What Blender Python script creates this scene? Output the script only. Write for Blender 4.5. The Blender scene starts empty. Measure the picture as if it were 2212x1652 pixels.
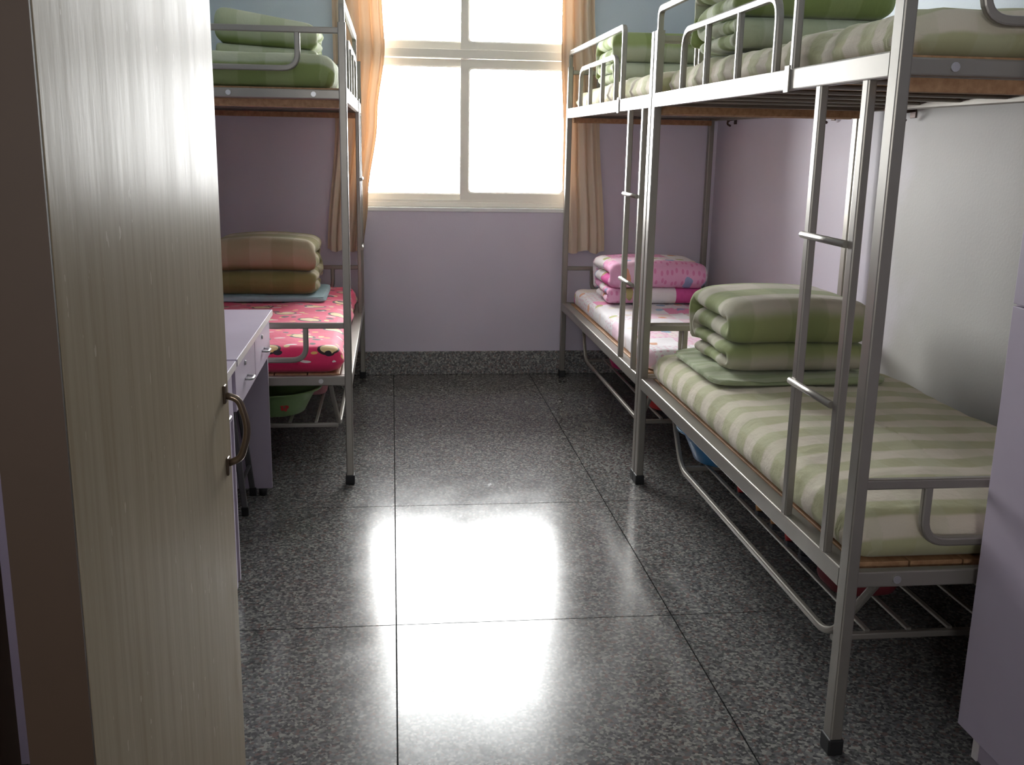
import bpy, bmesh, math, random
from mathutils import Vector, Matrix, noise
random.seed(4)
C = bpy.context.scene.collection
SC = bpy.context.scene
PI = math.pi

# ------------------------------------------------------------------ camera
cam = bpy.data.cameras.new('camera')
cam.sensor_fit = 'HORIZONTAL'; cam.sensor_width = 36.0
cam.lens = 2187.8 / 2212 * 36.0
cam.clip_start = 0.02
co = bpy.data.objects.new('camera', cam); C.objects.link(co)
RT = Vector((0.993186, -0.115136, 0.018043))
DN = Vector((-0.009089, -0.230871, -0.972942))
FW = Vector((0.116186, 0.966148, -0.230344))
m = Matrix.Identity(4)
for i in range(3):
    m[i][0] = RT[i]; m[i][1] = -DN[i]; m[i][2] = -FW[i]
m[2][3] = 1.425
co.matrix_world = m
SC.camera = co

# ------------------------------------------------------------------ sky and exposure
SKY = 46.0
w = bpy.data.worlds.new('sky'); SC.world = w; w.use_nodes = True
bg = w.node_tree.nodes['Background']
bg.inputs['Color'].default_value = (1.0, 0.99, 0.985, 1); bg.inputs['Strength'].default_value = SKY
SC.view_settings.view_transform = 'Standard'
SC.view_settings.look = 'None'
SC.view_settings.gamma = 1.0
SC.view_settings.exposure = 0.0
SC.view_settings.use_curve_mapping = False
# sampling aid for the window opening (a portal gives off no light of its own)
pl = bpy.data.lights.new('window_portal', 'AREA'); pl.shape = 'RECTANGLE'; pl.size = 1.42; pl.size_y = 1.58
pl.cycles.is_portal = True
po = bpy.data.objects.new('window_portal', pl); C.objects.link(po)
po.location = (0.44, 6.466, 1.79); po.rotation_euler = (-PI / 2, 0, 0)
pl2 = pl.copy(); pl2.name = 'added_opening_portal'; pl2.size = .62; pl2.size_y = .42  # sampling aid for the added opening behind the camera
po2 = bpy.data.objects.new('added_opening_portal', pl2); C.objects.link(po2)
po2.location = (-.225, -1.702, 1.62); po2.rotation_euler = (PI / 2, 0, 0)

# ------------------------------------------------------------------ materials
class NT:
    def __init__(s, name):
        s.m = bpy.data.materials.new(name); s.m.use_nodes = True
        s.t = s.m.node_tree; s.b = s.t.nodes['Principled BSDF']; s.out = s.t.nodes['Material Output']
    def n(s, typ, ins=None, **at):
        nd = s.t.nodes.new('ShaderNode' + typ)
        for k, v in at.items(): setattr(nd, k, v)
        for k, v in (ins or {}).items(): s.put(nd.inputs[k], v)
        return nd
    def put(s, sock, v):
        if isinstance(v, bpy.types.NodeSocket): s.t.links.new(v, sock)
        elif isinstance(v, (tuple, list)) and len(v) == 3 and sock.type == 'RGBA': sock.default_value = (*v, 1)
        else: sock.default_value = v
    def math(s, op, a, b=None, c=None):
        nd = s.n('Math', operation=op)
        s.put(nd.inputs[0], a)
        if b is not None: s.put(nd.inputs[1], b)
        if c is not None: s.put(nd.inputs[2], c)
        return nd.outputs[0]
    def mix(s, f, a, b, mode='MIX'):
        nd = s.n('Mix', data_type='RGBA', blend_type=mode)
        s.put(nd.inputs['Factor'], f); s.put(nd.inputs['A'], a); s.put(nd.inputs['B'], b)
        return nd.outputs['Result']
    def ramp(s, f, stops, interp='LINEAR'):
        nd = s.n('ValToRGB'); r = nd.color_ramp; r.interpolation = interp
        while len(r.elements) > 1: r.elements.remove(r.elements[-1])
        r.elements[0].position = stops[0][0]; r.elements[0].color = (*stops[0][1], 1)
        for p, c in stops[1:]:
            e = r.elements.new(p); e.color = (*c, 1)
        s.put(nd.inputs[0], f); return nd.outputs[0]
    def set(s, **k):
        for a, v in k.items(): s.put(s.b.inputs[a.replace('_', ' ')], v)
        return s.m
    def bump(s, h, strength=.3, dist=.01):
        nd = s.n('Bump', {'Height': h, 'Strength': strength, 'Distance': dist})
        s.t.links.new(nd.outputs[0], s.b.inputs['Normal'])
    def coord(s, which='Object'): return s.n('TexCoord').outputs[which]
    def pos(s): return s.n('NewGeometry').outputs['Position']
    def scaled(s, v, sc): return s.n('Mapping', {'Vector': v, 'Scale': sc}).outputs[0]
    def noise(s, v, scale, detail=3, rough=.55):
        return s.n('TexNoise', {'Vector': v, 'Scale': scale, 'Detail': detail, 'Roughness': rough})

def plain(name, col, rough=.5, metal=0.0, spec=.5, var=.06, scale=30):
    t = NT(name); nz = t.noise(t.coord(), scale)
    c = t.mix(nz.outputs['Fac'], tuple(x * (1 - var) for x in col), tuple(min(1, x * (1 + var)) for x in col))
    return t.set(Base_Color=c, Roughness=rough, Metallic=metal, Specular_IOR_Level=spec)

M = {}
# pearl grey painted steel
t = NT('pearl_grey_paint'); nz = t.noise(t.coord(), 14, 4)
c = t.mix(nz.outputs['Fac'], (.27, .25, .22), (.31, .29, .255))
r = t.math('MULTIPLY_ADD', t.noise(t.coord(), 9, 3).outputs['Fac'], .06, .32)
M['steel'] = t.set(Base_Color=c, Roughness=r, Metallic=.5)
M['bolt'] = plain('zinc_bolt', (.6, .6, .6), .35, .9)
M['rubber'] = plain('black_rubber', (.012, .012, .013), .6)
# wood boards
t = NT('bed_board_wood'); v = t.scaled(t.coord(), (18, 1.5, 18)); nz = t.noise(v, 3, 5)
M['board'] = t.set(Base_Color=t.ramp(nz.outputs['Fac'], [(.3, (.30, .15, .07)), (.7, (.46, .27, .14))]), Roughness=.6)
# walls: lilac dado below white
def wallmat(name, worn_dimmed=False):
    t = NT(name); p = t.pos(); z = t.n('SeparateXYZ', {0: p}).outputs['Z']
    f = t.math('GREATER_THAN', z, 1.63)
    nz = t.noise(p, 3.0, 5)
    lil = t.mix(nz.outputs['Fac'], (.66, .61, .71), (.73, .675, .775))
    if worn_dimmed:    # lilac worn grey at the cupboard end, darkened further to paint in weaker light
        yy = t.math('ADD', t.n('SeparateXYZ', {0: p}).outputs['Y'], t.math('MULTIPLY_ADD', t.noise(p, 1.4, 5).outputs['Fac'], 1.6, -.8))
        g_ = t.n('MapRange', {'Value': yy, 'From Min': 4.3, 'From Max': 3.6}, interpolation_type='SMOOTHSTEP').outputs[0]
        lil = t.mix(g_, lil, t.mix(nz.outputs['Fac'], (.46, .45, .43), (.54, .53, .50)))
    wh = t.mix(nz.outputs['Fac'], (.61, .69, .77), (.68, .76, .83))
    t.bump(t.noise(p, 90, 3).outputs['Fac'], .12, .004)
    return t.set(Base_Color=t.mix(f, lil, wh), Roughness=.55, Specular_IOR_Level=.35)
M['wall'] = wallmat('lilac_and_white_wall_paint')
M['worn_dimmed_wall'] = wallmat('worn_dimmed_lilac_wall_paint', True)
M['ceil'] = plain('ceiling_paint', (.80, .80, .78), .8, var=.02)
M['corr'] = plain('corridor_paint', (.30, .27, .25), .8, var=.04)
# terrazzo
def terrazzo(name, rough, dark=1.0, worn=False):
    t = NT(name); p = t.pos()
    vo = t.n('TexVoronoi', {'Vector': p, 'Scale': 128.0, 'Randomness': 1.0})
    rv = t.n('SeparateColor', {0: vo.outputs['Color']}).outputs[0]
    d = dark
    chips = t.ramp(rv, [(0, (.052*d, .05*d, .052*d)), (.20, (.10*d, .10*d, .10*d)), (.44, (.155*d, .152*d, .145*d)), (.66, (.125*d, .09*d, .082*d)),
                        (.76, (.235*d, .23*d, .21*d)), (.91, (.07*d, .075*d, .07*d))], 'CONSTANT')
    big = t.noise(p, 2.2, 4)
    c = t.mix(t.math('MULTIPLY', big.outputs['Fac'], .2), chips, (.13*d, .13*d, .128*d))
    rr = t.math('MULTIPLY_ADD', t.noise(p, 7, 5).outputs['Fac'], rough * .7, rough * .65)
    # scuffs
    sc = t.noise(t.scaled(p, (1, .5, 1)), 26, 6)
    s2 = t.math('MULTIPLY', t.math('GREATER_THAN', sc.outputs['Fac'], .68), .16)
    rr = t.math('ADD', rr, s2)
    if worn:      # the walked-on strip inside the door is scuffed duller, with mop swirls
        yy = t.n('SeparateXYZ', {0: p}).outputs['Y']
        sw = t.noise(t.scaled(p, (2.0, 5.0, 1)), 1.6, 4)
        sw.inputs['Distortion'].default_value = 1.6
        yy = t.math('ADD', yy, t.math('MULTIPLY_ADD', sw.outputs['Fac'], .5, -.25))
        wz = t.n('MapRange', {'Value': yy, 'From Min': 2.95, 'From Max': 2.5}, interpolation_type='SMOOTHSTEP').outputs[0]
        rr = t.math('ADD', rr, t.math('MULTIPLY', wz, t.math('MULTIPLY_ADD', sw.outputs['Fac'], .10, -.02)))
    return t.set(Base_Color=c, Roughness=rr, Specular_IOR_Level=.30)
M['floor'] = terrazzo('polished_terrazzo', .18, 1.05, True)
M['skirt'] = terrazzo('terrazzo_skirting', .4, 2.0)
M['joint'] = plain('floor_joint', (.015, .015, .015), .9, spec=0.0)
# window
M['frame'] = plain('cream_window_plastic', (.84, .80, .72), .4, var=.03)
M['sill'] = plain('white_sill_tile', (.86, .86, .86), .2, var=.02)
t = NT('window_glass')
fr = t.n('Fresnel', {'IOR': 1.45}); tr = t.n('BsdfTransparent', {'Color': (.96, .97, .97)})
gl = t.n('BsdfGlossy', {'Color': (1, 1, 1), 'Roughness': .03})
mx = t.n('MixShader', {0: fr.outputs[0], 1: tr.outputs[0], 2: gl.outputs[0]})
t.t.links.new(mx.outputs[0], t.out.inputs['Surface']); M['glass'] = t.m
# curtain
t = NT('tan_curtain_cloth'); v = t.coord('UV')
nz = t.noise(t.scaled(v, (220, 220, 1)), 1, 2)
c = t.mix(nz.outputs['Fac'], (.74, .61, .48), (.80, .68, .55))
di = t.n('BsdfDiffuse', {'Color': c}); tl = t.n('BsdfTranslucent', {'Color': (.85, .46, .22)})
mx = t.n('MixShader', {0: .05, 1: di.outputs[0], 2: tl.outputs[0]})
t.t.links.new(mx.outputs[0], t.out.inputs['Surface']); M['curtain'] = t.m
# door paint: worn cream paint over vertical grain
t = NT('worn_cream_door_paint'); p = t.coord()
st = t.noise(t.scaled(p, (44, 44, 2.2)), 1, 7, .68)
st2 = t.noise(t.scaled(p, (14, 14, .9)), 1, 4)
c = t.ramp(st.outputs['Fac'], [(.25, (.33, .26, .17)), (.5, (.44, .37, .265)), (.75, (.53, .46, .35))])
c = t.mix(t.math('MULTIPLY', st2.outputs['Fac'], .5), c, (.48, .42, .32))
kn = t.noise(t.scaled(p, (55, 55, 9)), 1, 2)
ch = t.math('GREATER_THAN', kn.outputs['Fac'], .765)
c = t.mix(t.math('MULTIPLY', ch, .5), c, (.16, .10, .06))
sp = t.noise(t.scaled(p, (60, 60, 26)), 1, 2)
c = t.mix(t.math('MULTIPLY', t.math('GREATER_THAN', sp.outputs['Fac'], .72), .55), c, (.74, .68, .56))
bl = t.noise(t.scaled(p, (5, 5, 1.6)), 1, 4)
c = t.mix(t.math('MULTIPLY', bl.outputs['Fac'], .30), c, (.36, .28, .17))
h = t.math('ADD', st.outputs['Fac'], t.math('MULTIPLY', t.noise(t.scaled(p, (38, 38, 10)), 1, 3).outputs['Fac'], 1.3))
t.bump(h, .07, .004)
M['door'] = t.set(Base_Color=c, Roughness=t.math('MULTIPLY_ADD', st2.outputs['Fac'], .14, .30), Specular_IOR_Level=.008)
M['dooredge'] = plain('dark_brown_door_edge', (.055, .03, .016), .6)
M['jamb'] = plain('dark_brown_door_frame', (.05, .022, .014), .55)
M['brass'] = plain('aged_metal_handle', (.20, .15, .11), .3, .85)
# furniture laminate
t = NT('lilac_laminate'); nz = t.noise(t.coord(), 6, 3)
M['laminate'] = t.set(Base_Color=t.mix(nz.outputs['Fac'], (.46, .40, .49), (.52, .46, .55)), Roughness=.42)
M['edgeband'] = plain('pale_edge_band', (.72, .68, .66), .35)
M['darkgap'] = plain('dark_recess', (.03, .025, .03), .8)
M['stool'] = plain('dark_grey_tube', (.12, .12, .12), .4, .4)
M['stoolseat'] = plain('brown_stool_seat', (.10, .065, .045), .5)

def plaid(name, cream, green, dark, pv=.145, pu=.26, weave=700, soft=.05):
    t = NT(name); uv = t.coord('UV'); s = t.n('SeparateXYZ', {0: uv})
    wob = t.math('MULTIPLY_ADD', t.noise(uv, 9, 2).outputs['Fac'], .012, -.006)
    fv = t.math('FRACT', t.math('DIVIDE', t.math('ADD', s.outputs['Y'], wob), pv))
    fu = t.math('FRACT', t.math('DIVIDE', t.math('ADD', s.outputs['X'], wob), pu))
    def band(f, a, b, soft):
        x = t.n('MapRange', {'Value': f, 'From Min': a - soft, 'From Max': a + soft}, interpolation_type='SMOOTHSTEP').outputs[0]
        y = t.n('MapRange', {'Value': f, 'From Min': b - soft, 'From Max': b + soft}, interpolation_type='SMOOTHSTEP').outputs[0]
        return t.math('SUBTRACT', x, y)
    bv = band(fv, .25, .75, soft); bu = band(fu, .2, .7, .02)
    c = t.mix(bv, cream, green)
    c = t.mix(t.math('MULTIPLY', bu, t.math('MULTIPLY_ADD', bv, .38, .24)), c, dark)
    wv = t.n('TexWave', {'Vector': uv, 'Scale': weave * .25, 'Distortion': 1.0})
    c = t.mix(.10, c, wv.outputs['Color'], 'MULTIPLY')
    nz = t.noise(uv, 18, 4)
    t.bump(nz.outputs['Fac'], .35, .012)
    return t.set(Base_Color=c, Roughness=.85, Specular_IOR_Level=.15, Sheen_Weight=.15)
M['plaid_sheet'] = plaid('yellow_green_plaid_sheet', (.66, .595, .47), (.46, .45, .26), (.50, .50, .32), .15, .17)
M['plaid_quilt'] = plaid('green_plaid_quilt', (.56, .51, .41), (.33, .36, .16), (.25, .30, .12), .27, .27)
M['plaid_upper'] = plaid('green_check_quilt', (.50, .53, .39), (.30, .36, .15), (.21, .27, .08), .20, .21)
M['plaid_olive'] = plaid('olive_tan_plaid_quilt', (.44, .38, .26), (.25, .22, .09), (.20, .19, .07), .27, .22)
M['pillow_green'] = plaid('pale_green_pillow', (.42, .46, .30), (.33, .38, .22), (.30, .36, .20), .08, .3)
M['blue_cloth'] = plain('pale_blue_cloth', (.34, .46, .50), .85, var=.15, spec=.1)

# pink patchwork print
def patchwork(name, ramp, dotf):
    t = NT(name); uv = t.coord('UV')
    cell = t.n('VectorMath', {0: t.scaled(uv, (6.3, 6.3, 1))}, operation='FLOOR').outputs[0]
    wn = t.n('TexWhiteNoise', {'Vector': cell}, noise_dimensions='2D').outputs['Value']
    c = t.ramp(wn, ramp, 'CONSTANT')
    vo = t.n('TexVoronoi', {'Vector': t.scaled(uv, (34, 34, 1)), 'Scale': 1.0, 'Randomness': .5}, voronoi_dimensions='2D')
    dots = t.math('MULTIPLY', t.math('LESS_THAN', vo.outputs['Distance'], .24), t.math('GREATER_THAN', t.math('FRACT', t.math('MULTIPLY', wn, 7.3)), .5))
    c = t.mix(t.math('MULTIPLY', dots, dotf), c, (.66, .10, .32))
    v2 = t.n('TexVoronoi', {'Vector': t.scaled(uv, (8, 8, 1)), 'Scale': 1.0, 'Randomness': 1.0}, voronoi_dimensions='2D')
    wob = t.math('ADD', v2.outputs['Distance'], t.math('MULTIPLY', t.noise(uv, 40, 2).outputs['Fac'], .25))
    hue = t.n('SeparateColor', {0: v2.outputs['Color']}).outputs[1]
    col = t.ramp(hue, [(0, (.42, .44, .10)), (.22, (.80, .72, .62)), (.5, (.22, .42, .62)), (.66, (.72, .32, .14)), (.8, (.80, .72, .70))], 'CONSTANT')
    c = t.mix(t.math('MULTIPLY', t.math('LESS_THAN', wob, .32), .8), c, col)
    t.bump(t.noise(uv, 16, 4).outputs['Fac'], .35, .012)
    return t.set(Base_Color=c, Roughness=.8, Specular_IOR_Level=.2)
M['pink'] = patchwork('pink_patchwork_quilt', [(0, (.86, .80, .82)), (.32, (.82, .42, .62)), (.55, (.88, .84, .84)), (.72, (.72, .12, .38)), (.84, (.86, .58, .72))], .5)
M['pinksheet'] = patchwork('white_pink_patchwork_sheet', [(0, (.84, .81, .84)), (.45, (.84, .62, .72)), (.62, (.86, .84, .86)), (.82, (.74, .30, .48)), (.90, (.84, .76, .74))], .4)

# red sheet with plain cream ovals, dark spots and pale dashes
t = NT('red_printed_sheet'); uv = t.coord('UV'); s = t.n('SeparateXYZ', {0: uv})
def cellpat(sx, sy, off, ox=0.0, oy=0.0):
    Y = t.math('DIVIDE', t.math('ADD', s.outputs['Y'], oy), sy)
    row = t.math('FLOOR', Y)
    X = t.math('ADD', t.math('DIVIDE', t.math('ADD', s.outputs['X'], ox), sx), t.math('MULTIPLY', row, off))
    return t.math('SUBTRACT', t.math('FRACT', X), .5), t.math('SUBTRACT', t.math('FRACT', Y), .5)
def ell(x, y, cx, cy, rx, ry):
    a = t.math('DIVIDE', t.math('SUBTRACT', x, cx), rx); b = t.math('DIVIDE', t.math('SUBTRACT', y, cy), ry)
    return t.math('LESS_THAN', t.math('ADD', t.math('MULTIPLY', a, a), t.math('MULTIPLY', b, b)), 1.0)
nz = t.noise(uv, 5, 3)
c = t.mix(nz.outputs['Fac'], (.70, .018, .10), (.84, .045, .17))
x, y = cellpat(.26, .19, .5, .13, .06)
c = t.mix(ell(x, y, 0, -.02, .215, .24), c, (.035, .02, .02))
c = t.mix(ell(x, y, 0, .0, .17, .195), c, (.80, .60, .30))
c = t.mix(ell(x, y, .30, .1, .05, .09), c, (.80, .60, .30))
c = t.mix(ell(x, y, -.3, .3, .05, .08), c, (.035, .02, .02))
x, y = cellpat(.16, .11, .37, .03, .02)
c = t.mix(ell(x, y, .1, .3, .15, .07), c, (.88, .80, .78))
c = t.mix(ell(x, y, -.3, -.25, .09, .08), c, (.85, .50, .16))
x, y = cellpat(.21, .17, .29, .09, .05)
c = t.mix(ell(x, y, -.38, .38, .09, .10), c, (.03, .02, .03))
t.bump(t.noise(uv, 14, 4).outputs['Fac'], .3, .012)
M['redsheet'] = t.set(Base_Color=c, Roughness=.7, Specular_IOR_Level=.3, Sheen_Weight=.3)

M['green_plastic'] = plain('pale_green_plastic', (.26, .42, .18), .3, var=.03)
M['blue_plastic'] = plain('blue_plastic', (.02, .16, .36), .3, var=.03)
M['pink_plastic'] = plain('magenta_plastic', (.62, .03, .20), .3, var=.03)
M['redprint'] = plain('red_print', (.55, .03, .03), .4)
M['tan_plush'] = plain('tan_plush', (.50, .24, .08), .95, var=.2, scale=120)
M['red_cloth'] = plain('red_cloth', (.42, .03, .03), .9, var=.2, scale=80)
M['maroon_cloth'] = plain('maroon_cloth', (.12, .01, .016), .9, var=.2, scale=60)
M['black_cloth'] = plain('black_shoe_cloth', (.02, .02, .025), .7, var=.2)
M['sole'] = plain('pale_sole', (.5, .48, .45), .7)
M['pinkcloth'] = plain('dusty_pink_cloth', (.55, .25, .28), .9, var=.2)
M['hook'] = plain('dark_iron_hook', (.10, .06, .05), .45, .5)

# ------------------------------------------------------------------ mesh helpers
class MB:
    def __init__(s): s.v = []; s.f = []; s.sm = []; s.uv = []
    def box(s, x0, x1, y0, y1, z0, z1):
        b = len(s.v)
        s.v += [(x0,y0,z0),(x1,y0,z0),(x1,y1,z0),(x0,y1,z0),(x0,y0,z1),(x1,y0,z1),(x1,y1,z1),(x0,y1,z1)]
        for q in ((0,3,2,1),(4,5,6,7),(0,1,5,4),(1,2,6,5),(2,3,7,6),(3,0,4,7)):
            s.f.append(tuple(b+i for i in q)); s.sm.append(False)
        return s
    def sweep(s, path, sec, up=(0,0,1), smooth=True):
        """sec: list of (a, b) offsets; a along side, b along up-ish"""
        P = [Vector(p) for p in path]; n = len(P); k = len(sec); b0 = len(s.v)
        U = Vector(up)
        for i in range(n):
            d = (P[min(i+1,n-1)] - P[max(i-1,0)]).normalized()
            side = d.cross(U)
            if side.length < 1e-4: side = d.cross(Vector((1,0,0)) if abs(d.x) < .9 else Vector((0,1,0)))
            side.normalize(); u2 = side.cross(d).normalized()
            sc = 1.0
            if 0 < i < n-1:
                d1 = (P[i]-P[i-1]).normalized(); d2 = (P[i+1]-P[i]).normalized()
                cosh = max(.35, math.sqrt(max(0, (1+d1.dot(d2))/2))); sc = 1/cosh
            bis = None
            if 0 < i < n-1:
                bis = (d1 - d2)
                bis = bis.normalized() if bis.length > 1e-5 else None
            for a, bb in sec:
                off = side*a + u2*bb
                if bis is not None: off = off + bis*(off.dot(bis))*(sc-1)
                s.v.append(tuple(P[i]+off))
        for i in range(n-1):
            for j in range(k):
                q = (b0+i*k+j, b0+i*k+(j+1)%k, b0+(i+1)*k+(j+1)%k, b0+(i+1)*k+j)
                s.f.append(q); s.sm.append(smooth)
        s.f.append(tuple(b0+j for j in reversed(range(k)))); s.sm.append(False)
        s.f.append(tuple(b0+(n-1)*k+j for j in range(k))); s.sm.append(False)
        return s
    def tube(s, path, r, n=12, up=(0,0,1)):
        return s.sweep(path, [(r*math.cos(2*PI*i/n), r*math.sin(2*PI*i/n)) for i in range(n)], up)
    def rect(s, path, w, h, up=(0,0,1), c=.004):
        w2, h2 = w/2, h/2; q = c*.3
        sec = [(w2-c,-h2),(w2-q,-h2+q),(w2,-h2+c),(w2,h2-c),(w2-q,h2-q),(w2-c,h2),(-w2+c,h2),(-w2+q,h2-q),(-w2,h2-c),(-w2,-h2+c),(-w2+q,-h2+q),(-w2+c,-h2)]
        return s.sweep(path, sec, up, False)
    def lathe(s, prof, c=(0,0), n=40):
        b0 = len(s.v); k = len(prof)
        for i in range(n):
            a = 2*PI*i/n
            for r, z in prof: s.v.append((c[0]+r*math.cos(a), c[1]+r*math.sin(a), z))
        for i in range(n):
            for j in range(k-1):
                s.f.append((b0+i*k+j, b0+((i+1)%n)*k+j, b0+((i+1)%n)*k+j+1, b0+i*k+j+1)); s.sm.append(True)
        return s
    def build(s, name, mat, parent=None, bevel=0.0, sub=0):
        me = bpy.data.meshes.new(name); me.from_pydata(s.v, [], s.f); me.update()
        for p, x in zip(me.polygons, s.sm): p.use_smooth = x
        if s.uv:
            l = me.uv_layers.new(name='UVMap')
            for lp in me.loops: l.data[lp.index].uv = s.uv[lp.vertex_index]
        me.materials.append(mat)
        bm = bmesh.new(); bm.from_mesh(me); bmesh.ops.recalc_face_normals(bm, faces=bm.faces); bm.to_mesh(me); bm.free()
        o = bpy.data.objects.new(name, me); C.objects.link(o)
        if parent: o.parent = parent
        if bevel:
            b = o.modifiers.new('bevel', 'BEVEL'); b.width = bevel; b.segments = 2; b.limit_method = 'ANGLE'
        if sub:
            b = o.modifiers.new('sub', 'SUBSURF'); b.levels = sub; b.render_levels = sub
        return o

def fillet(pts, r, n=6):
    P = [Vector(p) for p in pts]; out = [P[0]]
    for i in range(1, len(P)-1):
        a, b, c = P[i-1], P[i], P[i+1]
        d1 = (a-b); d2 = (c-b); rr = min(r, d1.length*.49, d2.length*.49)
        p0 = b + d1.normalized()*rr; p1 = b + d2.normalized()*rr
        for k in range(n+1):
            t_ = k/n; out.append((1-t_)**2*p0 + 2*t_*(1-t_)*b + t_*t_*p1)
    out.append(P[-1]); return out

def tag(o, label=None, cat=None, group=None, kind=None):
    if label: o['label'] = label
    if cat: o['category'] = cat
    if group: o['group'] = group
    if kind: o['kind'] = kind
    return o
def thing(name, label, cat, loc=(0,0,0), rz=0, group=None):
    o = bpy.data.objects.new(name, None); C.objects.link(o); o.empty_display_size = .1
    o.location = loc; o.rotation_euler = (0,0,rz)
    return tag(o, label, cat, group)
def bx(name, x0, x1, y0, y1, z0, z1, mat, parent=None, bevel=0.0):
    return MB().box(x0,x1,y0,y1,z0,z1).build(name, mat, parent, bevel)
def struct(o): return tag(o, kind='structure')

# ------------------------------------------------------------------ room
XL, XRW, YW, YN, ZC = -1.13, 1.99, 6.224, .86, 3.05
ZS = 1.035     # window sill height
WX0, WX1, WZ1 = -.25, 1.135, 2.56
fl = struct(bx('floor', -1.75, 2.4, -1.7, YW+.25, -.12, -.0016, M['joint']))
xs = [XL-.6, -.853, .0016, .855, 1.708, XRW+.3]
ys = [-1.6, -.26, .77, 1.8, 2.83, 3.86, 4.892, 5.92, YW+.1]
g = .002
for i in range(len(xs)-1):
    for j in range(len(ys)-1):
        dz = 0.0
        bx('terrazzo_panel', xs[i]+g, xs[i+1]-g, ys[j]+g, ys[j+1]-g, -.0016, dz, M['floor'], fl)
# far wall with the window opening
b = MB()
b.box(XL-.2, WX0, YW, YW+.24, -.0016, ZC).box(WX1, XRW+.2, YW, YW+.24, -.0016, ZC)
b.box(WX0, WX1, YW, YW+.24, -.0016, ZS-.025).box(WX0, WX1, YW, YW+.24, WZ1, ZC)
struct(b.build('wall_back', M['wall']))
struct(bx('wall_left', XL-.2, XL, YN, YW, -.0016, ZC, M['wall']))
struct(bx('wall_right', XRW, XRW+.2, YN, YW, -.0016, ZC, M['worn_dimmed_wall']))
struct(bx('ceiling', -1.95, 2.6, -1.9, YW+.24, ZC, ZC+.15, M['ceil']))
# wall with the doorway the camera looks through
b = MB()
b.box(XL-.6, -.47, .64, YN, -.0016, ZC).box(1.0, XRW+.3, .64, YN, -.0016, ZC).box(-.47, 1.0, .64, YN, 2.14, ZC)
struct(b.build('wall_front', M['wall']))
b = MB()
b.box(-1.75, -1.6, -1.7, .64, -.0016, ZC).box(2.2, 2.4, -1.7, .64, -.0016, ZC)
b.box(-1.6, 2.2, -1.7, -1.5, -.0016, 1.43).box(-1.6, 2.2, -1.7, -1.5, 1.81, ZC).box(-1.6, -.52, -1.7, -1.5, 1.43, 1.81).box(.05, 2.2, -1.7, -1.5, 1.43, 1.81)  # unseen gap in the wall behind the camera, added to let in fill daylight
struct(b.build('wall_corridor', M['corr']))
struct(bx('baseboard_back', XL, XRW, YW-.012, YW, 0, .148, M['skirt'], None, .004))
struct(bx('baseboard_left', XL, XL+.012, YN, YW-.012, 0, .148, M['skirt'], None, .004))
struct(bx('baseboard_right', XRW-.012, XRW, YN, YW-.012, 0, .148, M['skirt'], None, .004))

# window
FY = YW + .07
wf = MB().box(WX0, WX1, FY-.03, FY+.05, ZS, ZS+.03).box(WX0, WX1, FY-.03, FY+.05, WZ1-.04, WZ1)
wf.box(WX0, WX0+.035, FY-.03, FY+.05, ZS+.03, WZ1-.04).box(WX1-.035, WX1, FY-.03, FY+.05, ZS+.03, WZ1-.04)
win = struct(wf.build('window_1', M['frame'], None, .004))
bx('transom', WX0+.035, WX1-.035, FY-.035, FY+.05, 1.905, 1.955, M['frame'], win, .004)
bx('sill_track', WX0+.035, WX1-.035, FY-.022, FY-.014, ZS+.03, ZS+.045, M['frame'], win)
bx('sill_track', WX0+.035, WX1-.035, FY+.012, FY+.018, ZS+.03, ZS+.045, M['frame'], win)
struct(bx('trim_1', WX0, WX1, YW-.006, YW+.24, ZS-.025, ZS, M['sill'], None, .004))
def rrect(cx, cz, a, h, r, n=5):
    pts = []
    for sx, sz, a0 in ((1,-1,-PI/2),(1,1,0),(-1,1,PI/2),(-1,-1,PI)):
        for k in range(n+1):
            an = a0 + k/n*PI/2
            pts.append((cx+sx*(a-r)+r*math.cos(an), cz+sz*(h-r)+r*math.sin(an)))
    return pts
def sash(x0, x1, z0, z1, y, fw=.048, fb=.048):
    cx, cz, a, h = (x0+x1)/2, (z0+z1)/2, (x1-x0)/2, (z1-z0)/2
    o = rrect(cx, cz, a, h, .003); i_ = rrect(cx, cz+(fb-fw)/2, a-fw, h-(fw+fb)/2, .022); i2 = rrect(cx, cz+(fb-fw)/2, a-fw+.008, h-(fw+fb)/2+.008, .022)
    n = len(o); b = MB()
    for ring, yy in ((o, y+.014), (o, y-.014), (i2, y-.014), (i_, y-.006), (i_, y+.014)):
        b.v += [(p[0], yy, p[1]) for p in ring]
    for k in range(5):
        for j in range(n):
            j2 = (j+1) % n; k2 = (k+1) % 5
            b.f.append((k*n+j, k*n+j2, k2*n+j2, k2*n+j)); b.sm.append(False)
    s_ = b.build('sash', M['frame'], win)
    bx('pane', x0+fw-.01, x1-fw+.01, y+.001, y+.006, z0+fb-.01, z1-fw+.01, M['glass'], s_)
xm = .443
sash(WX0+.035, xm+.028, ZS+.032, 1.903, FY+.03, .048, .05)
sash(xm-.03, WX1-.035, ZS+.032, 1.903, FY-.002, .056, .06)
sash(WX0+.035, xm+.028, 1.957, WZ1-.042, FY+.03, .048)
sash(xm-.03, WX1-.035, 1.957, WZ1-.042, FY-.002, .05)

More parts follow.
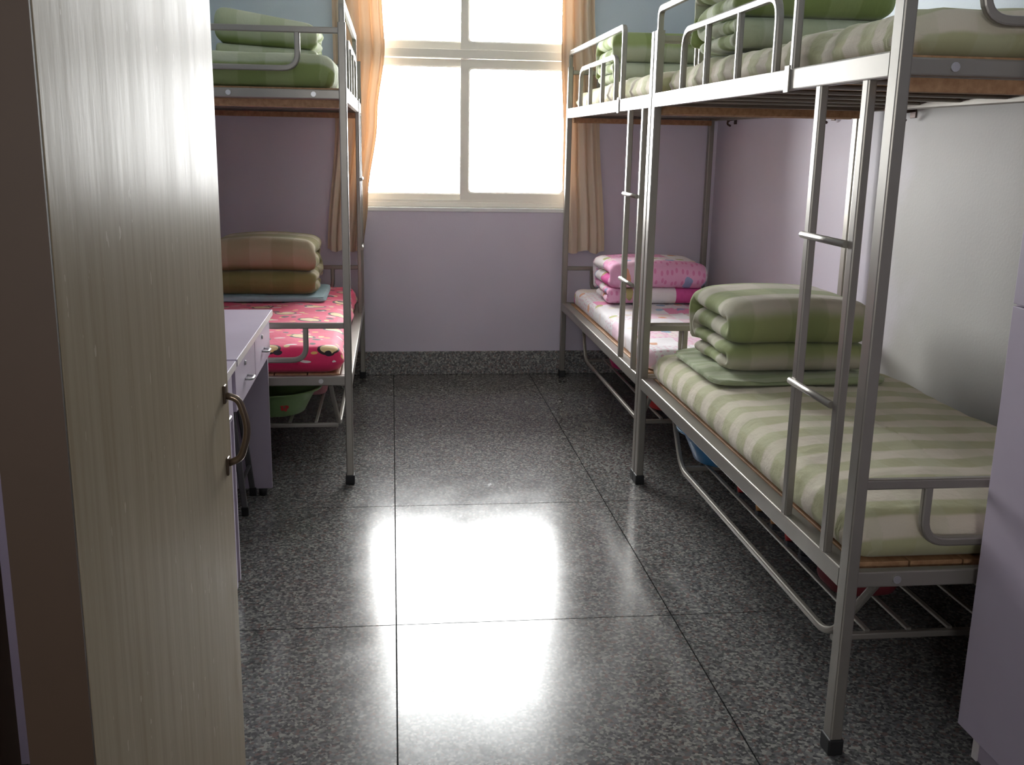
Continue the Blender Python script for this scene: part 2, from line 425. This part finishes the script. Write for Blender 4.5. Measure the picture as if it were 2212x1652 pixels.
# ------------------------------------------------------------------ door and frame
d = MB().box(-.326, -.270, .849, 1.66, .012, 2.06)
dr = struct(d.build('door_1', M['door'], None, .003))
bx('door_edge', -.3255, -.2705, .845, .8489, .012, 2.06, M['dooredge'], dr)
hp = fillet([(-.268, 1.612, 1.024), (-.247, 1.612, 1.018), (-.232, 1.612, .968), (-.247, 1.612, .918), (-.268, 1.612, .910)], .03, 6)
hd = MB().tube(hp, .0058, 10, up=(0,1,0)).build('handle', M['brass'], dr)
tag(hd, 'bowed metal pull handle')
for z in (1.026, .906):
    MB().box(-.270, -.2655, 1.603, 1.621, z-.015, z+.015).build('handle_plate', M['brass'], hd, .002)
b = MB().box(-.47, -.343, .62, .875, 0, 2.14).box(-.343, .92, .62, .875, 2.085, 2.14)
struct(b.build('trim_2', M['jamb'], None, .004))
struct(bx('trim_3', .92, 1.0, .62, .875, 0, 2.14, M['jamb'], None, .004))

# ------------------------------------------------------------------ bunk beds
W = .90
def bunk(loc, rz, L, label, rack0, rack1, zbd=.470):
    t = thing('bunk_bed', label, 'bunk bed', loc, rz, 'grey steel bunk beds')
    S_ = M['steel']; zu0, zu1, zl0, zl1 = 1.572, 1.626, .420, .469
    for px in (.015, W-.015):
        for py in (.022, L-.022):
            p = MB().rect([(px,py,.02),(px,py,1.862)], .044, .030, up=(1,0,0)).build('post', S_, t)
            MB().box(px-.019,px+.019,py-.026,py+.026,0,.042).build('foot_cap', M['rubber'], p, .004)
    # side rails (aisle and wall sides)
    for px in (.013, W-.013):
        MB().rect([(px,.044,(zu0+zu1)/2),(px,L-.044,(zu0+zu1)/2)], .026, zu1-zu0).build('upper_side_rail', S_, t)
        lx = .025 if px < .1 else px
        MB().rect([(lx,.044,(zl0+zl1)/2),(lx,L-.044,(zl0+zl1)/2)], .050 if px < .1 else .026, zl1-zl0).build('lower_side_rail', S_, t)
    # end rails with bolts, end frames with loops
    for py, sg in ((.022,-1),(L-.022,1)):
        for nm, z0, z1 in (('upper_end_rail',1.576,1.612),('lower_end_rail',.430,.470)):
            e = MB().rect([(.03,py,(z0+z1)/2),(W-.03,py,(z0+z1)/2)], .026, z1-z0).build(nm, S_, t)
            for bxx in (.127,.45,.773):
                MB().tube([(bxx,py+sg*.012,(z0+z1)/2),(bxx,py+sg*.018,(z0+z1)/2)], .010, 10).build('bolt', M['bolt'], e)
        for nm, zt, zb in (('upper_end_frame',1.832,1.689),('lower_end_frame',.681,.537)):
            e = MB().rect([(.03,py,zt),(W-.03,py,zt)], .022, .024).build(nm, S_, t)
            lp = fillet([(.185,py,zt-.01),(.185,py,zb),(W-.185,py,zb),(W-.185,py,zt-.01)], .06, 7)
            MB().rect(lp, .022, .020, up=(0,1,0), c=.005).build('end_loop', S_, e)
    # guard rail at the y = L end
    gy = .60
    gp = fillet([(.015,L-.022,1.855),(.015,L-.022,1.942),(.015,gy,1.942),(.015,gy,1.60)], .035, 6)
    gr = MB().rect(gp, .024, .022, up=(1,0,0), c=.005).build('guard_rail', S_, t)
    bk = MB().box(-.006,-.001,gy-.016,gy+.016,1.566,1.634).build('guard_bracket', S_, gr, .001)
    lp = fillet([(.013,.73,1.62),(.013,.73,1.826),(.013,1.65,1.826),(.013,1.65,1.62)], .075, 8)
    MB().rect(lp, .022, .022, up=(1,0,0), c=.006).build('guard_loop', S_, gr)
    for by in (1.05,1.37):
        MB().rect([(.013,by,1.62),(.013,by,1.82)], .020, .020, up=(1,0,0), c=.005).build('guard_bar', S_, gr)
    # ladder at the y = 0 end
    for ly in (.148,.402):
        MB().rect([(.012,ly,zl1),(.012,ly,zu0)], .030, .022, up=(1,0,0)).build('ladder_rail', S_, t)
    for lz in (1.212,.832):
        MB().tube([(-.002,.16,lz),(-.002,.418,lz)], .009, 12).build('ladder_rung', S_, t)
    # cross bars and boards
    for k in range(7):
        y = .20 + k*(L-.40)/6
        MB().rect([(.026,y,1.5905),(W-.026,y,1.5905)], .024, .012).build('cross_bar', S_, t)
        if k % 2 == 0: MB().rect([(.026,y,zbd-.031),(W-.026,y,zbd-.031)], .022, .02).build('cross_bar', S_, t)
    for k in range(12):
        y0 = .052 + k*(L-.104)/12; y1 = y0 + (L-.104)/12 - .006
        bx('bed_board', .03, W-.03, y0, y1, 1.597, 1.620, M['board'], t, .002)
    for k in range(6):
        x0 = .053 + k*(W-.085)/6
        bx('bed_board', x0, x0+(W-.085)/6-.005, .064, L-.062, zbd-.02, zbd, M['board'], t, .002)
    for y0 in (.046, L-.086):
        bx('batten', .032, W-.032, y0, y0+.04, 1.545, 1.574, M['board'], t, .002)
    # hanging rack under the lower bed
    zr = .213
    for ry in (rack0, rack1): MB().rect([(.07,ry,zr),(.80,ry,zr)], .018, .018).build('rack_end_bar', S_, t)
    f0 = max(.03, rack0-.17); f1 = min(L-.03, rack1+.28)
    for x0, x1 in ((.065,.09),(.80,.78)):
        pth = fillet([(x1,f0,.43),(x0,rack0,zr),(x0,rack1,zr),(x1,f1,.43)], .07, 7)
        MB().rect(pth, .018, .018, c=.005).build('rack_hanger', S_, t)
    for k in range(6):
        xx = .165 + k*.112
        MB().rect([(xx,rack0,zr+.012),(xx,rack1,zr+.012)], .013, .008, c=.002).build('rack_slat', S_, t)
    return t
XR = 1.035
bunk((XR, 2.066, 0), 0, 2.036, 'grey steel bunk bed by the lilac cupboard, plain green striped mattress below', .19, 1.56)
bunk((XR, 4.112, 0), 0, 2.04, 'grey steel bunk bed right of the window with pink bedding below', .19, 1.50)
bunk((-.171, 6.160, 0), PI, 2.025, 'grey steel bunk bed beside the desk with bright red printed bedding', .46, 1.84)

# ------------------------------------------------------------------ soft things
def nz3(x, y, z, s): return noise.noise(Vector((x*s, y*s, z*s)))
def slab(name, x0, x1, y0, y1, z0, z1, mat, r=.05, amp=.008, crown=.015, seed=0, rc=.06, drop=0.0, uvswap=False, step=.035, edge=0.0, sag=0.0):
    """soft rounded slab: stacked rounded-rectangle rings"""
    cx, cy, a, b_, h = (x0+x1)/2, (y0+y1)/2, (x1-x0)/2, (y1-y0)/2, z1-z0
    r = min(r, h*.5)
    rings = []
    rings.append((r*.6, z0)); rings.append((r*.15, z0+r*.25))
    nside = max(2, int((h-2*r)/.02))
    for k in range(nside+1): rings.append((-edge*math.sin(PI*k/nside), z0+r*.6+(h-r*1.6)*k/nside))
    for k in range(1, 7):
        an = k/6*PI/2; rings.append((r*(1-math.cos(an)), z1-r+r*math.sin(an)))
    mn = min(a, b_); i_ = r
    while i_ < mn-.02:
        i_ += step; rings.append((min(i_, mn-.004), z1))
    per = 4*(a+b_); nside_x = max(8, int(2*a/step)); nside_y = max(8, int(2*b_/step))
    def ring(ins, z):
        A, B = max(a-ins, .002), max(b_-ins, .002); R_ = max(min(rc, A*.9, B*.9)-max(ins,0)*.3, .001); R_ = min(R_, A*.95, B*.95)
        pts = []
        def line(p, q, n):
            for k in range(n): pts.append((p[0]+(q[0]-p[0])*k/n, p[1]+(q[1]-p[1])*k/n))
        def arc(c, a0):
            for k in range(5):
                an = a0+k/5*PI/2; pts.append((c[0]+R_*math.cos(an), c[1]+R_*math.sin(an)))
        line((-A+R_,-B),(A-R_,-B),nside_x); arc((A-R_,-B+R_),-PI/2)
        line((A,-B+R_),(A,B-R_),nside_y); arc((A-R_,B-R_),0)
        line((A-R_,B),(-A+R_,B),nside_x); arc((-A+R_,B-R_),PI/2)
        line((-A,B-R_),(-A,-B+R_),nside_y); arc((-A+R_,-B+R_),PI)
        return pts
    m_ = MB(); n = None
    for ri, (ins, z) in enumerate(rings):
        pts = ring(ins, z); n = len(pts)
        for (x, y) in pts:
            t_ = (z-z0)/h
            ex = max(0, 1-(abs(x)/a)**4)*max(0, 1-(abs(y)/b_)**4)
            zz = z + (crown*ex*t_ if ins > 0 else 0) - sag*t_*math.cos(x/a*PI/2)*math.cos(y/b_*PI/2)
            wv = nz3(x+seed*3.1, y, z*.6, 5)*amp + nz3(x, y+seed*1.7, z, 16)*amp*.35
            nx, ny = x/a, y/b_
            k_ = min(1, t_*3)
            X = cx+x; Y = cy+y
            if ins <= r*.5 and ri > 1:
                if abs(nx) > .9: X += wv*k_*1.2*(1 if nx > 0 else -1)
                if abs(ny) > .9: Y += wv*k_*1.2*(1 if ny > 0 else -1)
            zz += wv*t_
            m_.v.append((X, Y, zz))
            dd = (z1-z)
            ux = X + (dd if nx > .9 else -dd if nx < -.9 else 0); uy = Y + (dd if ny > .9 else -dd if ny < -.9 else 0)
            m_.uv.append((uy, ux) if uvswap else (ux, uy))
    R_ = len(rings)
    for i in range(R_-1):
        for j in range(n):
            m_.f.append((i*n+j, i*n+(j+1)%n, (i+1)*n+(j+1)%n, (i+1)*n+j)); m_.sm.append(True)
    m_.f.append(tuple(range(n))); m_.sm.append(True)
    m_.f.append(tuple((R_-1)*n+j for j in range(n))); m_.sm.append(True)
    return m_.build(name, mat)

def quilt(name, x0, x1, yf, D, z0, th, mat, seed=0, tilt=0.0, bulge=.0, flip=False, uoff=0.0, voff=0.0):
    """folded quilt: a padded ribbon folded in a serpentine, extruded along x; th: layer thicknesses bottom to top"""
    zc = []; z = 0
    for t_ in th: zc.append(z+t_/2); z += t_
    path = []; tk = []
    def add(y, zz, t_): path.append(Vector((0, y, zz))); tk.append(t_)
    n = len(th); Db = D*.80
    # layer 0 from back to front
    for k in range(n):
        fwd = (k % 2 == 1)          # odd layers run front -> back
        yfr = (zc[k+1]-zc[k])/2 if (k % 2 == 0 and k+1 < n) else (zc[k]-zc[k-1])/2
        ya, yb = (yfr, Db) if fwd else (Db, yfr)
        if k == n-1: yb = D-.06
        N = 14
        for q in range(N+1):
            add(ya+(yb-ya)*q/N, zc[k], th[k])
        if k < n-1:
            za, zb = zc[k], zc[k+1]; r_ = (zb-za)/2; zm = (za+zb)/2
            sg = 1 if fwd else -1
            for q in range(1, 8):
                an = -PI/2+PI*q/8
                add(yb+sg*r_*math.cos(an), zm+r_*math.sin(an), th[k]+(th[k+1]-th[k])*q/8)
    # outer wrap down the back
    zt = zc[-1]; R_ = .05
    for q in range(1, 7):
        an = PI/2*(1-q/6); add(D-.06+R_*math.cos(an), zt-R_+R_*math.sin(an), th[-1]*.8)
    for q in range(1, 6): add(D-.01, zt-R_-(zt-R_-th[0]*.5)*q/5, th[-1]*.7)
    Wd = x1-x0; NX = 16; m_ = MB(); sl = 0; k_ = 0
    K = 2*(NX+1)+2*5
    for i, p in enumerate(path):
        if i: sl += (path[i]-path[i-1]).length
        a = path[max(i-1,0)]; c_ = path[min(i+1,len(path)-1)]
        d_ = (c_-a).normalized(); nrm = Vector((0, -d_.z, d_.y))
        t_ = tk[i]*(.55 if i in (0, len(path)-1) else 1.0)*1.04
        sec = []
        rr = t_*.62
        for q in range(NX+1): sec.append((-Wd/2+rr+(Wd-2*rr)*q/NX, t_/2))
        for q in range(1, 6):
            an = PI/2-PI*q/6; sec.append((Wd/2-rr+rr*math.cos(an), t_/2*math.sin(an)))
        for q in range(NX+1): sec.append((Wd/2-rr-(Wd-2*rr)*q/NX, -t_/2))
        for q in range(1, 6):
            an = -PI/2-PI*q/6; sec.append((-Wd/2+rr+rr*math.cos(an), t_/2*math.sin(an)))
        for (x, h) in sec:
            e = abs(x)/(Wd/2)
            end = max(0, (e-.72)/.28)
            sh = noise.noise(Vector((sl*7+seed, seed*2.3, 0)))*.018          # layers end unevenly
            wr = (math.sin(sl*125+4*nz3(x, sl, seed, 7)) + .5*math.sin(sl*61+seed))*.0045*end
            pf = nz3(x, sl, seed+h*4, 6)*.007 + nz3(x*1.3, sl, seed+5, 15)*.0025
            hh = h*(1+.06*math.cos(x/Wd*PI)*0+pf*6) + (wr if h > 0 else -wr) - (.10*h*end*end)
            X = (x0+x1)/2 + x + sh*(1 if x > 0 else -1)*end + (0)
            P_ = p + nrm*hh
            zz = z0 + P_.z*(1+tilt*x/Wd) + bulge*math.cos(x/Wd*PI)*(P_.z/z)
            m_.v.append((X, yf+P_.y, zz)); m_.uv.append((X+uoff, sl+voff))
        k_ = len(sec)
    n_ = len(path)
    for i in range(n_-1):
        for j in range(k_):
            m_.f.append((i*k_+j, i*k_+(j+1)%k_, (i+1)*k_+(j+1)%k_, (i+1)*k_+j)); m_.sm.append(True)
    m_.f.append(tuple(range(k_))); m_.sm.append(True)
    m_.f.append(tuple((n_-1)*k_+j for j in range(k_))); m_.sm.append(True)
    o = m_.build(name, mat)
    s_ = o.modifiers.new('sub', 'SUBSURF'); s_.levels = 1; s_.render_levels = 1
    return o

# mattresses
tag(slab('mattress', 1.073, 1.895, 2.124, 4.03, .4715, .588, M['plaid_sheet'], r=.055, amp=.010, crown=.016, seed=1, edge=.003, rc=.04),
    'mattress under a cream and green striped sheet, lower bunk by the lilac cupboard', 'mattress')
tag(slab('mattress', 1.096, 1.895, 4.178, 6.08, .4715, .562, M['pinksheet'], r=.03, amp=.008, crown=.012, seed=2),
    'thin mattress under a pink and white patchwork sheet', 'mattress')
tag(slab('mattress', -1.03, -.215, 4.190, 6.09, .4715, .578, M['redsheet'], r=.05, amp=.012, crown=.02, seed=3, edge=.006),
    'thick mattress under a bright red sheet with cream printed spots', 'mattress')
tag(slab('mattress', 1.082, 1.90, 2.12, 4.06, 1.6205, 1.712, M['plaid_sheet'], r=.04, amp=.016, crown=.02, seed=4, edge=.006),
    'upper bunk mattress in striped sheet with a thick folded quilt, by the cupboard', 'mattress')
tag(slab('mattress', 1.082, 1.90, 4.18, 6.09, 1.6205, 1.715, M['plaid_sheet'], r=.04, amp=.014, crown=.02, seed=5, edge=.006),
    'upper bunk mattress over the pink bedding, by the window', 'mattress')
tag(slab('mattress', -1.03, -.222, 4.185, 6.11, 1.6205, 1.750, M['plaid_upper'], r=.045, amp=.008, crown=.015, seed=6, edge=.004),
    'green checked mattress on the upper bunk over the red bedding', 'mattress')
# flat pillows under quilts
tag(slab('pillow', 1.115, 1.76, 3.33, 3.93, .610, .628, M['pillow_green'], r=.008, amp=.016, crown=.006, seed=7, rc=.07),
    'flat pale green pillow squashed under the folded green quilt', 'pillow')
tag(slab('pillow', -.97, -.345, 5.30, 5.80, .600, .628, M['blue_cloth'], r=.014, amp=.012, crown=.006, seed=8, rc=.05),
    'flat pale blue pillow under the olive quilt on the red sheet', 'pillow')
# folded quilts
G = 'folded quilts on the beds'
tag(quilt('folded_quilt', 1.185, 1.72, 3.435, .50, .638, [.047,.047,.075,.075], M['plaid_quilt'], 1, voff=.192, bulge=.018), 'thick green plaid quilt folded in a block on the striped lower mattress', 'quilt', G)
tag(quilt('folded_quilt', 1.16, 1.715, 5.36, .46, .582, [.040,.040,.068,.068], M['pink'], 2, bulge=.014, uoff=.21, voff=.12), 'pink and white patchwork quilt folded on the pink sheet', 'quilt', G)
tag(quilt('folded_quilt', -.93, -.39, 5.335, .46, .634, [.058,.058,.078,.078], M['plaid_olive'], 3, voff=.05, bulge=.02), 'olive and tan plaid quilt folded above the red sheet', 'quilt', G)
tag(quilt('folded_quilt', -.80, -.335, 5.00, .44, 1.768, [.034,.034,.070,.070], M['plaid_upper'], 4, tilt=-.35), 'sloping green quilt folded on the upper bunk over the desk end', 'quilt', G)
tag(quilt('folded_quilt', 1.135, 1.72, 5.36, .46, 1.740, [.05,.05,.075,.075], M['plaid_upper'], 5), 'green quilt folded on the upper bunk above the pink bedding', 'quilt', G)
tag(quilt('folded_quilt', 1.10, 1.645, 3.34, .48, 1.740, [.048,.048,.078,.078], M['plaid_upper'], 6), 'big green quilt on the upper bunk nearest the lilac cupboard', 'quilt', G)

# ------------------------------------------------------------------ curtains
def curtain(name, label, lefts, rights, folds, seed):
    m_ = MB(); NXc, NZ = 90, 60; z0, z1 = .775, 2.66
    def ip(tb, z):
        for (za, xa), (zb, xb) in zip(tb, tb[1:]):
            if za <= z <= zb:
                k = (z-za)/(zb-za); k = k*k*(3-2*k); return xa+(xb-xa)*k
        return tb[-1][1] if z > tb[-1][0] else tb[0][1]
    for i in range(NZ+1):
        z = z0+(z1-z0)*i/NZ; a = ip(lefts, z); b_ = ip(rights, z)
        for j in range(NXc+1):
            u = j/NXc
            ph = 2*PI*folds*u + .5*math.sin(z*1.3+seed) + .6*math.sin(u*5+seed)
            y = 6.190 + .018*math.sin(ph) + .004*math.sin(ph*2.3+z*2)
            x = a+(b_-a)*u + .008*math.cos(ph)*math.sin(PI*u)
            zz = z + (.01*math.sin(ph*.5+seed) if i == 0 else 0)
            m_.v.append((x, y, zz)); m_.uv.append((u*1.2, z))
    for i in range(NZ):
        for j in range(NXc):
            q = i*(NXc+1)+j; m_.f.append((q, q+1, q+NXc+2, q+NXc+1)); m_.sm.append(True)
    o = m_.build(name, M['curtain'])
    return tag(o, label, 'curtain', 'tan curtains')
curtain('curtain', 'tan curtain hanging between the window and the red bed',
        [(.775,-.385),(1.55,-.325),(2.2,-.33),(2.66,-.36)], [(.775,-.172),(1.06,-.142),(1.56,-.079),(1.95,-.033),(2.2,-.045),(2.66,-.06)], 4.5, 1)
curtain('curtain', 'tan curtain hanging behind the bunk with pink bedding',
        [(.775,1.052),(1.4,1.03),(1.97,1.002),(2.66,.99)], [(.775,1.30),(1.59,1.243),(2.24,1.19),(2.66,1.18)], 3.6, 2)
rd = MB().tube([(-.55,6.19,2.67),(1.5,6.19,2.67)], .012, 12).build('curtain_rod', M['steel'])
tag(rd, 'steel curtain rod above the window', 'curtain rod')
for x in (-.5, 1.45): MB().rect([(x,6.19,2.67),(x,6.224,2.67)], .02, .02).build('rod_bracket', M['steel'], rd)

# ------------------------------------------------------------------ desks
def desk(y0, y1, label, drawers):
    t = thing('desk', label, 'desk', (0, 0, 0), 0, 'lilac laminate desks')
    xf, xb = -.475, XL+.014; la = M['laminate']
    tp = bx('desktop', xb, xf, y0, y1, .742, .765, la, t, .002)
    bx('edge_strip', xf, xf+.0015, y0+.003, y1-.003, .743, .764, M['edgeband'], tp)
    for ya in (y0+.012, y1-.032):
        p = bx('side_panel', xb, xf-.022, ya, ya+.018, .03, .742, la, t, .001)
        for x in (xf-.06, xb+.06): MB().lathe([(.001,0),(.016,0),(.018,.03),(.001,.03)], (x, ya+.009), 12).build('foot', M['rubber'], p)
    bx('back_panel', xb, xb+.014, y0+.03, y1-.032, .35, .742, la, t)
    bx('drawer_box', xb+.02, xf-.030, y0+.031, y1-.033, .597, .742, la, t)
    for a, b_ in drawers:
        f = bx('drawer', xf-.029, xf-.011, a, b_, .592, .736, la, t, .0015)
        ym = (a+b_)/2
        hp = fillet([(xf-.012,ym-.028,.652),(xf+.012,ym-.026,.650),(xf+.014,ym+.026,.650),(xf-.012,ym+.028,.652)], .012, 4)
        MB().tube(hp, .0045, 8).build('drawer_pull', M['bolt'], f)
        MB().tube([(xf-.012,ym-.02,.705),(xf-.006,ym-.02,.705)], .008, 10).build('drawer_lock', M['bolt'], f)
    return t
desk(3.105, 4.055, 'lilac desk with two drawers at the foot of the red bed', [(3.13,3.585),(3.592,4.03)])
desk(2.14, 3.085, 'second lilac desk mostly hidden behind the open door', [(2.165,2.61),(2.617,3.06)])
# stool
t = thing('stool', 'dark tube legged stool tucked under the lilac desk', 'stool', (-.72, 3.915, 0))
for sx in (1,-1):
    for sy in (1,-1):
        l = MB().rect([(sx*.145,sy*.115,.012),(sx*.105,sy*.085,.43)], .022, .022, up=(1,0,0)).build('leg', M['stool'], t)
        MB().box(sx*.145-.014,sx*.145+.014,sy*.115-.014,sy*.115+.014,0,.035).build('rubber_foot', M['rubber'], l, .003)
for sx in (1,-1): MB().rect([(sx*.135,-.105,.13),(sx*.135,.105,.13)], .014, .014).build('stretcher', M['stool'], t)
for sy in (1,-1): MB().rect([(-.13,sy*.10,.18),(.13,sy*.10,.18)], .014, .014).build('stretcher', M['stool'], t)
bx('seat', -.14, .14, -.125, .125, .43, .452, M['stoolseat'], t, .006)

# ------------------------------------------------------------------ lilac cupboard
t = thing('cupboard', 'tall lilac cupboard standing at the foot of the striped bunk', 'cupboard', (0,0,0))
cx0, cx1, cy0, cy1 = 1.350, XRW-.014, 1.08, 2.046
la = M['laminate']
bx('carcass', cx0, cx1, cy0, cy1, .085, 1.98, la, t, .0015)
bx('plinth', cx0+.035, cx1, cy0+.01, cy1-.012, 0, .085, la, t)
bx('plinth_edge', cx0+.030, cx0+.0348, cy1-.034, cy1-.014, 0, .085, M['edgeband'], t)
for a, b_ in ((cy0+.008, (cy0+cy1)/2-.002), ((cy0+cy1)/2+.002, cy1-.016)):
    for z0, z1 in ((.095, 1.1015), (1.1065, 1.97)):
        dd = bx('cupboard_door', cx0-.018, cx0-.0005, a, b_, z0, z1, la, t, .0015)
        hy = b_-.05 if a < 1.2 else a+.05; hz = z1-.12 if z0 < 1 else z0+.12
        MB().tube(fillet([(cx0-.018,hy,hz-.05),(cx0-.045,hy,hz-.05),(cx0-.045,hy,hz+.05),(cx0-.018,hy,hz+.05)], .015, 4), .005, 8, up=(0,1,0)).build('door_pull', M['bolt'], dd)

# ------------------------------------------------------------------ basins and shoes on the racks
ZR = .2295
def basin(x, y, R, r, h, mat, label, z=ZR):
    t = thing('basin', label, 'basin', (x, y, z), 0, 'plastic basins on the racks')
    pr = [(.001,.006),(r*.7,.006),(r,.0),(r+.006,.004),(r+(R-r)*.35,h*.35),(r+(R-r)*.7,h*.75),(R-.012,h-.008),(R,h),(R+.014,h+.002),(R+.014,h-.006)]
    pr += [(R+.010,h-.006),(R+.010,h-.002),(R+.002,h-.005),(R-.010,h-.014),(r+(R-r)*.68,h*.72),(r+(R-r)*.33,h*.34),(r-.004,.012),(.001,.012)]
    MB().lathe(pr, (0,0), 48).build('bowl', mat, t)
    return t
bs = basin(-.53, 4.52, .195, .125, .115, M['green_plastic'], 'pale green plastic basin with a red printed flower')
fb = MB()
for k in range(5):
    a = 2*PI*k/5; px, pz = .012*math.cos(a), .012*math.sin(a)
    n0 = len(fb.v)
    for q in range(8): fb.v.append((.0 + px+.008*math.cos(2*PI*q/8), 0, pz+.008*math.sin(2*PI*q/8)))
    fb.f.append(tuple(n0+q for q in range(8))); fb.sm.append(False)
fo = fb.build('flower_print', M['redprint'], bs)
fo.modifiers.new('solid', 'SOLIDIFY').thickness = .002
fo.location = (.055, -.153, .052); fo.rotation_euler = (math.radians(-28), 0, math.radians(20))
basin(1.295, 3.68, .185, .12, .125, M['blue_plastic'], 'blue plastic basin on the rack under the striped mattress')
basin(1.315, 5.36, .165, .11, .12, M['pink_plastic'], 'magenta plastic basin on the rack under the pink bedding')
tag(slab('folded_cloth', -.50, -.32, 4.78, 5.0, ZR, .37, M['pinkcloth'], r=.03, amp=.012, seed=11, rc=.03), 'dusty pink cloth bundle behind the green basin', 'cloth')

def shoe(x, y, rz, um, sm_, label, cat, group, L_=.25, h=.12, open_=True):
    t = thing(cat, label, cat, (x, y, ZR), rz, group)
    # outline along local x: toe at x=0 towards -x, heel at L_
    prof = [(0,.012,.030),(.02,.030,.045),(.06,.041,.058),(.11,.043,.070),(.16,.037,.082),(.20,.034,.088),(.235,.030,.086),(L_,.016,.070)]
    so = MB(); up_ = MB(); n = 16
    def loft(b, rows, smooth=True):
        b0 = len(b.v)
        for row in rows: b.v += row
        k = len(rows[0])
        for i in range(len(rows)-1):
            for j in range(k): b.f.append((b0+i*k+j, b0+i*k+(j+1)%k, b0+(i+1)*k+(j+1)%k, b0+(i+1)*k+j)); b.sm.append(smooth)
        b.f.append(tuple(b0+j for j in range(k))); b.sm.append(smooth)
        b.f.append(tuple(b0+(len(rows)-1)*k+j for j in range(k))); b.sm.append(smooth)
    loft(so, [[(px, w_*1.08*s1, zz) for s1, zz in ((-1,0),(1,0),(1,.016),(-1,.016))] for px, w_, _ in prof], False)
    so.build('sole', sm_, t)
    rows = []
    for px, w_, hh in prof:
        hh = hh*h/.088
        rows.append([(px, w_*math.cos(2*PI*j/n), .012+hh*max(0,.5+.5*math.sin(2*PI*j/n))**.8) for j in range(n)])
    loft(up_, rows); u = up_.build('upper', um, t)
    MB().lathe([(.026,.0),(.030,.008),(.024,.014),(.018,.004),(.001,.002)], (0,0), 16).build('collar', um if um != M['tan_plush'] else M['tan_plush'], t).location = (.175, 0, .012+h*.95)
    return t
shoe(1.115+.085, 3.26, .05, M['red_cloth'], M['black_cloth'], 'red cloth slipper between the blue basin and tan slippers', 'slipper', 'shoes on the rack')
shoe(1.20, 3.075, .03, M['tan_plush'], M['black_cloth'], 'tan plush slipper next to the red slipper', 'slipper', 'shoes on the rack', .24, .15)
shoe(1.205, 2.955, -.03, M['tan_plush'], M['black_cloth'], 'tan plush slipper next to the red and black shoe', 'slipper', 'shoes on the rack', .24, .15)
shoe(1.20, 2.815, .02, M['red_cloth'], M['black_cloth'], 'red and black shoe beside the tan slipper', 'shoe', 'shoes on the rack')
shoe(1.20, 2.705, -.02, M['black_cloth'], M['black_cloth'], 'plain black shoe beside the maroon cloth bag', 'shoe', 'shoes on the rack')
tag(slab('cloth_bag', 1.19, 1.38, 2.42, 2.60, ZR, .305, M['maroon_cloth'], r=.04, amp=.015, seed=12, rc=.05), 'maroon cloth bag at the cupboard end of the shoe rack', 'bag')
tag(slab('cloth_bag', 1.18, 1.45, 4.40, 4.66, ZR, .33, M['red_cloth'], r=.04, amp=.015, seed=13, rc=.05), 'small red cloth bag on the rack under the pink bedding', 'bag')

# ------------------------------------------------------------------ wall hooks
for y, z, lb in ((5.887,1.574,'iron wall hook near the window end'), (4.536,1.570,'iron wall hook between the two bunks'), (3.809,1.566,'iron wall hook above the folded green quilt')):
    t = thing('wall_hook', lb, 'hook', (XRW, y, z), 0, 'iron hooks on the lilac wall')
    MB().box(-.005,-.0002,-.022,.022,-.022,.022).build('plate', M['hook'], t, .002)
    MB().tube(fillet([(-.004,0,.006),(-.045,0,.0),(-.052,0,-.022),(-.030,0,-.032)], .015, 5), .006, 8, up=(0,1,0)).build('prong', M['hook'], t)
    MB().lathe([(.001,-.011),(.008,-.008),(.011,0),(.008,.008),(.001,.011)], (-.045,0), 12).build('knob', M['hook'], t)
